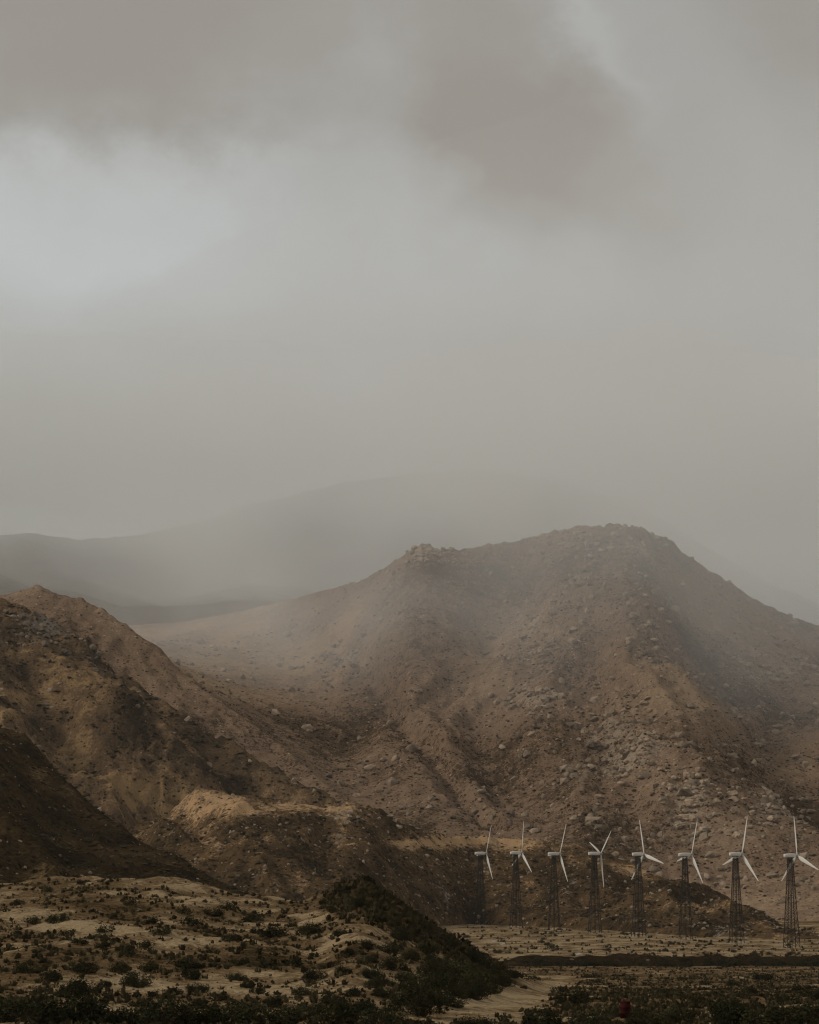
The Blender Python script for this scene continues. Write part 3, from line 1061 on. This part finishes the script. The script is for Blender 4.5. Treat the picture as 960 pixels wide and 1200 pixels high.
def put_boulder(H, u, v, size, label, group, y0, y1, seed, dark=False):
    x, y, z = hit(H, u, v, y0, y1, 2500)
    while y > y1 - 2 and v < 1000:      # above the skyline: step down on to the slope
        v += 3
        x, y, z = hit(H, u, v, y0, y1, 2500)
    r = random.Random(seed)
    o = link('boulder', DARKB[seed % 4] if dark else BOULDERS[seed % 8])
    o.location = (x, y, z + 0.18 * size)
    o.scale = (size * r.uniform(.8, 1.2), size * r.uniform(.8, 1.2), size * r.uniform(.7, 1.1))
    o.rotation_euler = (r.uniform(-.3, .3), r.uniform(-.3, .3), r.uniform(0, 6.28))
    tag(o, label, 'boulder', group)


sd = 0
rb = random.Random(91)
for (cu, cv), (ru, rv), n, lo, hi, lab in CLUST:
    for i in range(n):
        sd += 1
        put_boulder(HM, rb.gauss(cu, ru * .8), rb.gauss(cv, rv * .8), lo + (hi - lo) * rb.random() ** 1.8, lab, lab.replace('granite boulder', 'granite boulders'), 1080, 1850, sd)
for u, v, s, lab in ((697, 877, 4.0, 'tall lone dark boulder standing on the mountain face'), (904, 962, 3.0, 'rounded pale boulder between the two rightmost turbines'),
                     (385, 911, 2.6, 'dark boulder at the right end of the brown hill')):
    sd += 1
    put_boulder(HM, u, v, s, lab, None, 1080, 1850, sd, 'dark' in lab)
for i in range(14):
    sd += 1
    put_boulder(HK, rb.gauss(425, 22), rb.gauss(962, 9), rb.uniform(0.7, 1.5), 'pale boulder on top of the rounded knoll left of the turbines', 'pale boulders on the rounded knoll', 880, 1095, sd)
for i in range(26):
    sd += 1
    uu = rb.uniform(5, 125)
    put_boulder(HB, uu, 712 + 0.45 * uu + abs(rb.gauss(0, 12)), rb.uniform(0.9, 2.3), 'dark boulder in the crag on top of the brown hill', 'dark boulders on the brown hill crag', 985, 1320, sd, True)

# ------------------------------------------------------------------ desert shrubs
def shrub_meshes(seed, n_leaf, leaf, flatness, mat):
    r = np.random.default_rng(seed)
    nc = r.integers(10, 15)
    ang = r.uniform(0, 6.28, nc)
    rad = np.sqrt(r.uniform(0, 1, nc)) * 0.38
    cen = np.stack([rad * np.cos(ang), rad * np.sin(ang), (0.06 + r.uniform(0.0, 0.34, nc) * (1 - rad * 1.6)) * flatness / 0.6], -1)
    cr = r.uniform(0.10, 0.22, nc)
    k = r.integers(0, nc, n_leaf)
    d = r.normal(size=(n_leaf, 3)); d /= np.linalg.norm(d, axis=1)[:, None]
    p = cen[k] + d * (cr[k] * r.uniform(0.45, 1.08, n_leaf) ** 0.6)[:, None]
    # sprigs that stick out
    m = n_leaf // 7
    p[:m] += d[:m] * r.uniform(0, 0.10, (m, 1)) + np.array([0, 0, 0.05])
    p[:, 2] = np.maximum(np.abs(p[:, 2]), 0.01)
    e1 = r.normal(size=(n_leaf, 3)); e1 /= np.linalg.norm(e1, axis=1)[:, None]
    e2 = np.cross(e1, r.normal(size=(n_leaf, 3))); e2 /= np.linalg.norm(e2, axis=1)[:, None]
    L = leaf * r.uniform(0.6, 1.4, (n_leaf, 1))
    q = np.stack([p - e1 * L, p + e2 * L * .45, p + e1 * L, p - e2 * L * .45], 1).reshape(-1, 3)
    f = np.arange(n_leaf * 4).reshape(-1, 4)
    leaf_me = np_mesh('foliage', q, f, False)
    leaf_me.materials.append(mat)
    V, Fc = [], []
    for i in range(nc):
        for j in range(2):
            tip = cen[i] + r.normal(size=3) * cr[i] * 0.6
            tip[2] = abs(tip[2]) + 0.05
            b = r.normal(size=3) * 0.03
            b[2] = -0.05
            midp = (b + tip) * 0.5 + r.normal(size=3) * 0.03
            tube(V, Fc, b, midp, 0.009, 4)
            tube(V, Fc, midp, tip, 0.005, 4)
    st = py_mesh('stems', V, Fc)
    st.materials.append(M_TWIG)
    return leaf_me, st


BIG = [shrub_meshes(700 + s, 2600, 0.024, 0.62, M_LEAF if s % 3 else M_LEAF2) for s in range(6)]
SMALL = [shrub_meshes(720 + s, 700, 0.042, 0.55, M_LEAF if s % 3 else M_LEAF2)[0] for s in range(6)]


def merge_ground(x, y):
    return ground(x, y)


def shrub(u, v, wpx, label, group, seed, parts, pos=None):
    r = random.Random(seed)
    x, y, z = pos if pos else hit(ground, u, v, 100, 1050, 5000)
    w = wpx * y / F if pos is None else wpx
    rz = r.uniform(0, 6.28)
    sc = (w * r.uniform(.95, 1.15), w * r.uniform(.9, 1.1), w * r.uniform(.75, 1.1))
    if parts:
        o = empty('desert_shrub', (x, y, z - 0.03), rz)
        o.scale = sc
        lm, st = BIG[seed % 6]
        link('foliage', lm, None, o)
        link('stems', st, None, o)
    else:
        o = link('desert_shrub', SMALL[seed % 6])
        o.location = (x, y, z - 0.03)
        o.rotation_euler = (0, 0, rz)
        o.scale = sc
    tag(o, label, 'shrub', group)


DUNE_PX = [(95, 1036, 15), (54, 1045, 16), (125, 1037, 9), (38, 1082, 19), (70, 1081, 25), (180, 1083, 16), (215, 1071, 18), (250, 1073, 21), (225, 1085, 22), (190, 1095, 20), (95, 1106, 22),
           (78, 1097, 15), (125, 1093, 18), (45, 1117, 13), (10, 1114, 14), (122, 1111, 19), (170, 1111, 17), (150, 1119, 18), (298, 1094, 16), (270, 1103, 22), (300, 1080, 24), (315, 1098, 19),
           (278, 1130, 14), (215, 1133, 22), (320, 1099, 28), (340, 1086, 14), (345, 1133, 20), (315, 1131, 20), (22, 1060, 12), (152, 1061, 14), (268, 1066, 16), (132, 1075, 14), (62, 1100, 12), (20, 1096, 14)]
LOW_PX = [(175, 1139, 26), (140, 1140, 28), (125, 1157, 20), (160, 1156, 38), (230, 1135, 22), (222, 1148, 28), (278, 1149, 24), (290, 1158, 16), (370, 1149, 28), (355, 1167, 30), (322, 1180, 32), (390, 1178, 32),
          (413, 1168, 22), (400, 1143, 28), (435, 1148, 28), (60, 1150, 34), (30, 1140, 30), (100, 1140, 30), (262, 1172, 22), (205, 1165, 20), (302, 1165, 20)]
FRONT_PX = [(8, 1197, 70), (42, 1200, 78), (100, 1201, 90), (150, 1203, 70), (190, 1203, 80), (245, 1203, 60), (285, 1201, 80), (340, 1204, 60), (400, 1205, 70), (450, 1206, 60), (640, 1207, 60),
            (690, 1207, 60), (560, 1209, 50), (760, 1207, 60), (910, 1206, 80), (955, 1204, 60), (860, 1207, 70)]
CONE_PX = [(398, 1097, 22), (460, 1138, 32), (490, 1168, 60), (520, 1140, 42), (500, 1118, 32), (470, 1102, 30), (580, 1152, 40), (430, 1112, 26), (445, 1080, 22), (420, 1062, 20), (405, 1048, 12), (440, 1052, 14),
           (470, 1074, 18), (500, 1092, 22), (530, 1112, 26), (555, 1128, 30), (430, 1128, 26), (410, 1120, 22), (480, 1150, 34), (455, 1118, 26), (540, 1170, 44), (560, 1160, 40), (515, 1160, 46), (475, 1178, 44),
           (600, 1146, 22), (570, 1138, 28), (390, 1070, 18), (380, 1060, 14), (425, 1045, 12), (445, 1065, 16), (460, 1085, 20), (505, 1132, 30), (535, 1146, 36), (440, 1158, 28), (450, 1170, 30), (508, 1176, 40), (530, 1180, 36), (556, 1172, 40), (575, 1164, 34), (590, 1156, 30), (525, 1152, 44), (505, 1146, 36), (550, 1142, 36), (482, 1126, 30), (566, 1150, 34)]
FLAT_PX = [(605, 1145, 18), (655, 1163, 22), (622, 1147, 9), (778, 1166, 22), (897, 1148, 32), (940, 1161, 28), (825, 1154, 14), (958, 1170, 30), (615, 1159, 12), (720, 1192, 22), (748, 1192, 26), (700, 1152, 16),
           (740, 1149, 14), (860, 1156, 18), (800, 1149, 14), (690, 1146, 14), (880, 1165, 20), (835, 1166, 16), (720, 1166, 14), (750, 1176, 16), (920, 1176, 26)]
UNIQ = [(90, 1171, 52, 'wide dark shrub at the left foot of the pale dune'), (233, 1163, 32, 'dark shrub on the near bare sand bank, lower of two'), (236, 1180, 28, 'dark shrub just below the bare sand bank'),
        (425, 1190, 44, 'broad black-green shrub left of the sandy track'), (365, 1193, 42, 'grey-green shrub at the bottom edge, left of the track'), (365, 1095, 32, 'dark shrub beside the pale sand patch under the cone'),
        (490, 1190, 72, 'very large dark shrub beside the sandy track, nearest'), (545, 1166, 74, 'very large dark shrub at the right foot of the cone'), (672, 1178, 50, 'large round shrub standing right of the sandy track'),
        (850, 1192, 70, 'widest shrub on the flat at lower right'), (790, 1199, 54, 'large shrub right of the red drum'), (945, 1199, 54, 'large shrub in the lower right corner')]
sd = 1000
for u, v, w, lab in UNIQ:
    sd += 1
    shrub(u, v, w, lab, None, sd, True)
ORD = ['leftmost', 'second from left', 'third from left', 'fourth from left', 'fifth from left', 'sixth from left', 'seventh from left', 'eighth from left', 'ninth from left', 'tenth from left',
       'eleventh from left', 'twelfth from left', 'thirteenth from left', 'fourteenth from left', 'fifteenth from left', 'sixteenth from left', 'seventeenth from left', 'eighteenth from left', 'nineteenth from left', 'twentieth from left', 'second from right', 'rightmost']
for lst, grp, parts, bands in (
        (DUNE_PX, 'shrubs on the sand dune', False, ((1070, 'small shrub along the crest of the pale dune'), (1090, 'small shrub on the upper slope of the pale dune'), (1104, 'small shrub halfway down the pale dune'), (9999, 'small shrub on the lower slope of the pale dune'))),
        (LOW_PX, 'shrubs at the foot of the dune', True, ((1149, 'dark shrub just above the bare sand bank'), (9999, 'dark shrub level with the bare sand bank or below'))),
        (FRONT_PX, 'shrubs along the bottom edge', True, ((9999, 'big dark shrub in the row along the bottom edge'),)),
        (CONE_PX, 'shrubs covering the dark cone', True, ((1075, 'black-green shrub near the top of the dark cone'), (1113, 'black-green shrub on the upper flank of the dark cone'), (1141, 'black-green shrub on the lower flank of the dark cone'), (9999, 'black-green shrub at the foot of the dark cone'))),
        (FLAT_PX, 'shrubs on the flat', False, ((1150, 'olive shrub on the flat close below the embankment'), (1163, 'olive shrub in the middle of the scrubby flat'), (9999, 'olive shrub on the near part of the scrubby flat')))):
    prev = 0
    for lim, lab in bands:
        row = sorted(p for p in lst if prev < p[1] <= lim)
        prev = lim
        for j, (u, v, w) in enumerate(row):
            sd += 1
            w *= 1.25 if lst is DUNE_PX else 1.08
            shrub(u, v, w, lab + ', ' + (ORD[-1] if j == len(row) - 1 else ORD[j]), grp, sd, parts)
# shrubs along the embankment and on the sand strip under the turbines
rs = random.Random(55)
for i in range(70):
    x = 22 + 82 * rs.random() ** 0.8
    y = EMB(x) - rs.uniform(4.5, 9.5)
    sd += 1
    shrub(0, 0, rs.uniform(1.6, 3.6), 'dark bush in the hedge-like row along the embankment', 'bushes along the embankment', sd, False, (x, y, float(ground(np.array([x]), np.array([y]))[0])))
for i in range(75):
    y = rs.uniform(640, 980)
    x = rs.uniform(10, 115) * y / 800
    sd += 1
    shrub(0, 0, rs.uniform(1.2, 2.6), 'small bush on the sand strip below the turbines', 'bushes on the sand strip', sd, False, (x, y, float(ground(np.array([x]), np.array([y]))[0])))

# pale stones on the sand strip
for u, v, s, lab in ((578, 1104, 0.7, 'small pale rock on the sand strip, leftmost of three'), (589, 1107, 0.7, 'small pale rock on the sand strip, middle of three'),
                     (677, 1119, 0.9, 'small pale rock just above the dark embankment'), (735, 1033, 0.0, '')):
    if s:
        x, y, z = hit(ground, u, v, 600, 1050, 4000)
        o = link('pale_rock', bpy.data.meshes.new_from_object(bpy.data.objects['boulder']) if False else BOULDERS[1].copy())
        o.data.materials.clear(); o.data.materials.append(M_PALESTONE)
        o.location = (x, y, z + 0.1); o.scale = (s * 1.2, s, s * .8)
        tag(o, lab, 'rock', 'pale rocks on the sand strip')

# low dry scrub that nobody could count
def ground_scrub():
    r = np.random.default_rng(77)
    n = 52000
    u = r.uniform(-60, 1020, n)
    Y = np.exp(r.uniform(math.log(125), math.log(560), n))
    far = r.uniform(0, 1, n) < 0.17
    Y = np.where(far, r.uniform(620, 1000, n), Y)
    X = (u - 480) / F / cp * Y
    Z = ground(X, Y)
    d = seg_dist(X, Y, RX)
    cm = cone_mask(X, Y, Z)
    dune = sstep(Z - flat(Y), 0.4, 2.0)
    tn = tone_g(X, Y, Z)
    p = np.clip((0.95 - 0.85 * tn) * (1 - 0.15 * dune) + 0.6 * cm, 0.02, 1) * sstep(d, 1.5, 4.0)
    ok = r.uniform(0, 1, n) < p
    X, Y, Z, cm = X[ok], Y[ok], Z[ok], cm[ok]
    m, B = len(X), 6
    s = (0.10 + 0.34 * r.uniform(0, 1, m) ** 2) * (1 + 0.7 * cm) * np.where(Y > 600, 2.2, 1)
    ang = r.uniform(0, 6.28, (m, B))
    lean = r.uniform(0.1, 1.0, (m, B))
    hh = (1.05 - 0.6 * lean ** 2) * r.uniform(0.7, 1.0, (m, B)) * s[:, None]
    bx, by = X[:, None] + 0.25 * s[:, None] * np.cos(ang), Y[:, None] + 0.25 * s[:, None] * np.sin(ang)
    tx, ty = X[:, None] + lean * s[:, None] * np.cos(ang), Y[:, None] + lean * s[:, None] * np.sin(ang)
    wx, wy = -np.sin(ang) * 0.3 * s[:, None], np.cos(ang) * 0.3 * s[:, None]
    zz = np.repeat(Z[:, None], B, 1)
    q = np.stack([np.stack([bx - wx, by - wy, zz - .03], -1), np.stack([bx + wx, by + wy, zz - .03], -1),
                  np.stack([tx + wx * .9, ty + wy * .9, zz + hh * .75], -1), np.stack([tx * .7 + bx * .3 - wx * .5, ty * .7 + by * .3 - wy * .5, zz + hh], -1)], 2).reshape(-1, 3)
    f = np.arange(m * B * 4).reshape(-1, 4)
    me = np_mesh('dry_scrub', q, f)
    tag(link('dry_scrub', me, M_TUFT), kind='stuff')


ground_scrub()

# ------------------------------------------------------------------ red drum
def red_drum():
    x, y, z = hit(ground, 733, 1193, 100, 400, 6000)
    root = empty('metal_drum', (x, y, z - 0.05), 0.4)
    tag(root, 'dark red upright metal drum half hidden among the shrubs', 'drum')
    R, Hh = 0.27, 0.86

    def rings(name, prof, mat):
        secs = [[(rr * math.cos(t), rr * math.sin(t), zz) for t in np.linspace(0, 2 * math.pi, 28, endpoint=False)] for zz, rr in prof]
        me = loft(secs, True, name)
        me.materials.append(mat)
        return link(name, me, None, root)
    rings('body', [(0, R), (0.27, R), (0.28, R + .012), (0.30, R + .012), (0.31, R), (0.56, R), (0.57, R + .012), (0.59, R + .012), (0.60, R), (Hh, R)], M_RED)
    rings('rim', [(Hh - .02, R + .004), (Hh - .01, R + .022), (Hh + .025, R + .022), (Hh + .03, R + .004), (Hh + .012, R - .02)], M_REDDARK)
    rings('lid', [(Hh + .002, R - .022), (Hh + .010, R - .024), (Hh + .012, 0.05)], M_RED)
    b = rings('bung', [(Hh + .010, .045), (Hh + .035, .045), (Hh + .04, .03)], M_REDDARK)
    b.location = (0.14, -0.07, 0)


red_drum()

# ------------------------------------------------------------------ air
def volume_mat(name, density, col, scale=None, soft=False):
    m = bpy.data.materials.new(name)
    m.use_nodes = True
    t = m.node_tree
    t.nodes.clear()
    k = NT(t)
    out = k.n('ShaderNodeOutputMaterial')
    v = k.n('ShaderNodeVolumePrincipled')
    v.inputs['Color'].default_value = col + (1,)
    v.inputs['Density'].default_value = density
    v.inputs['Anisotropy'].default_value = 0.0
    if scale:
        tc = k.n('ShaderNodeTexCoord')
        n = k.noise(tc.outputs['Object'], 1.0 / scale, 2, 0.5)
        d = k.ramp(n, 0.34, 0.66, 0.25, 1.75)
        sp = k.n('ShaderNodeSeparateXYZ')
        k.put(sp.inputs[0], tc.outputs['Generated'])
        if soft:        # fades out on all sides
            r2 = None
            for o in sp.outputs:
                q = k.m('SUBTRACT', k.m('MULTIPLY', o, 2.0), 1.0)
                q = k.m('MULTIPLY', q, q)
                r2 = q if r2 is None else k.m('ADD', r2, q)
            d = k.m('MULTIPLY', d, k.ramp(r2, 0.0, 0.95, 1.0, 0.0))
        else:           # thins out towards the top
            d = k.m('MULTIPLY', d, k.ramp(sp.outputs[2], 0.40, 0.92, 1.0, 0.0))
        k.put(v.inputs['Density'], k.m('MULTIPLY', d, density))
    t.links.new(v.outputs[0], out.inputs['Volume'])
    return m


def haze_box():
    x0, x1, y0, y1, z0, z1 = -6900, 6900, -6900, 6900, -40, 720
    V = [(x0, y0, z0), (x1, y0, z0), (x1, y1, z0), (x0, y1, z0), (x0, y0, z1), (x1, y0, z1), (x1, y1, z1), (x0, y1, z1)]
    me = py_mesh('haze', V, [(0, 3, 2, 1), (4, 5, 6, 7), (0, 1, 5, 4), (1, 2, 6, 5), (2, 3, 7, 6), (3, 0, 4, 7)])
    tag(link('haze', me, volume_mat('haze_air', 0.000022, (0.99, 0.975, 0.95))), kind='stuff')


def fog_bank(name, cx, cy, rx, ry, zlow, zhigh, amp, wl, density, seed, nx=90, ny=70, tilt=0.0, soft=False, col=(0.975, 0.992, 0.985)):
    """cloud lying on the mountain: a lens with a billowing underside, tapering to nothing at its edge"""
    xs, ys = np.linspace(-1, 1, nx), np.linspace(-1, 1, ny)
    A, B = np.meshgrid(xs, ys)
    # square to disc
    X = A * np.sqrt(1 - B * B / 2)
    Y = B * np.sqrt(1 - A * A / 2)
    r2 = np.clip(X * X + Y * Y, 0, 1)
    k = (1 - r2) ** 1.2
    WX, WY = cx + rx * X, cy + ry * Y
    zm = 0.5 * (zlow + zhigh) + tilt * rx * X
    h = 0.5 * (zhigh - zlow)
    bot = zm - k * (h + amp * fbm(WX / wl, WY / wl, 4, 0.5, seed))
    top = zm + (1 - r2) ** 2 * (h + amp * fbm(WX / wl, WY / wl, 4, 0.5, seed + 9)) + 0.5
    n = nx * ny
    idx = np.arange(n).reshape(ny, nx)
    f1 = np.stack([idx[:-1, :-1], idx[1:, :-1], idx[1:, 1:], idx[:-1, 1:]], -1).reshape(-1, 4)
    f2 = np.stack([idx[:-1, :-1], idx[:-1, 1:], idx[1:, 1:], idx[1:, :-1]], -1).reshape(-1, 4) + n
    ring = list(idx[0, :]) + list(idx[1:, -1]) + list(idx[-1, -2::-1]) + list(idx[-2:0:-1, 0])
    f3 = np.array([(ring[i], ring[(i + 1) % len(ring)], ring[(i + 1) % len(ring)] + n, ring[i] + n) for i in range(len(ring))])
    V = np.concatenate([np.stack([WX, WY, bot], -1).reshape(-1, 3), np.stack([WX, WY, top], -1).reshape(-1, 3)])
    me = np_mesh(name, V, np.concatenate([f1, f2, f3]), True)
    tag(link(name, me, volume_mat(name + '_air', density, col, wl * 0.8, soft)), kind='stuff')


haze_box()
fog_bank('fog_bank', 100, 3700, 2300, 1400, 332, 630, 50, 420, 0.0026, 201, tilt=-0.05)
fog_bank('mountain_mist', 200, 1640, 560, 560, 30, 480, 20, 150, 0.0014, 211, soft=True, col=(0.99, 0.99, 0.975))
fog_bank('saddle_mist', -130, 1600, 220, 190, 90, 230, 10, 70, 0.0015, 221, soft=True, col=(0.99, 0.99, 0.975))
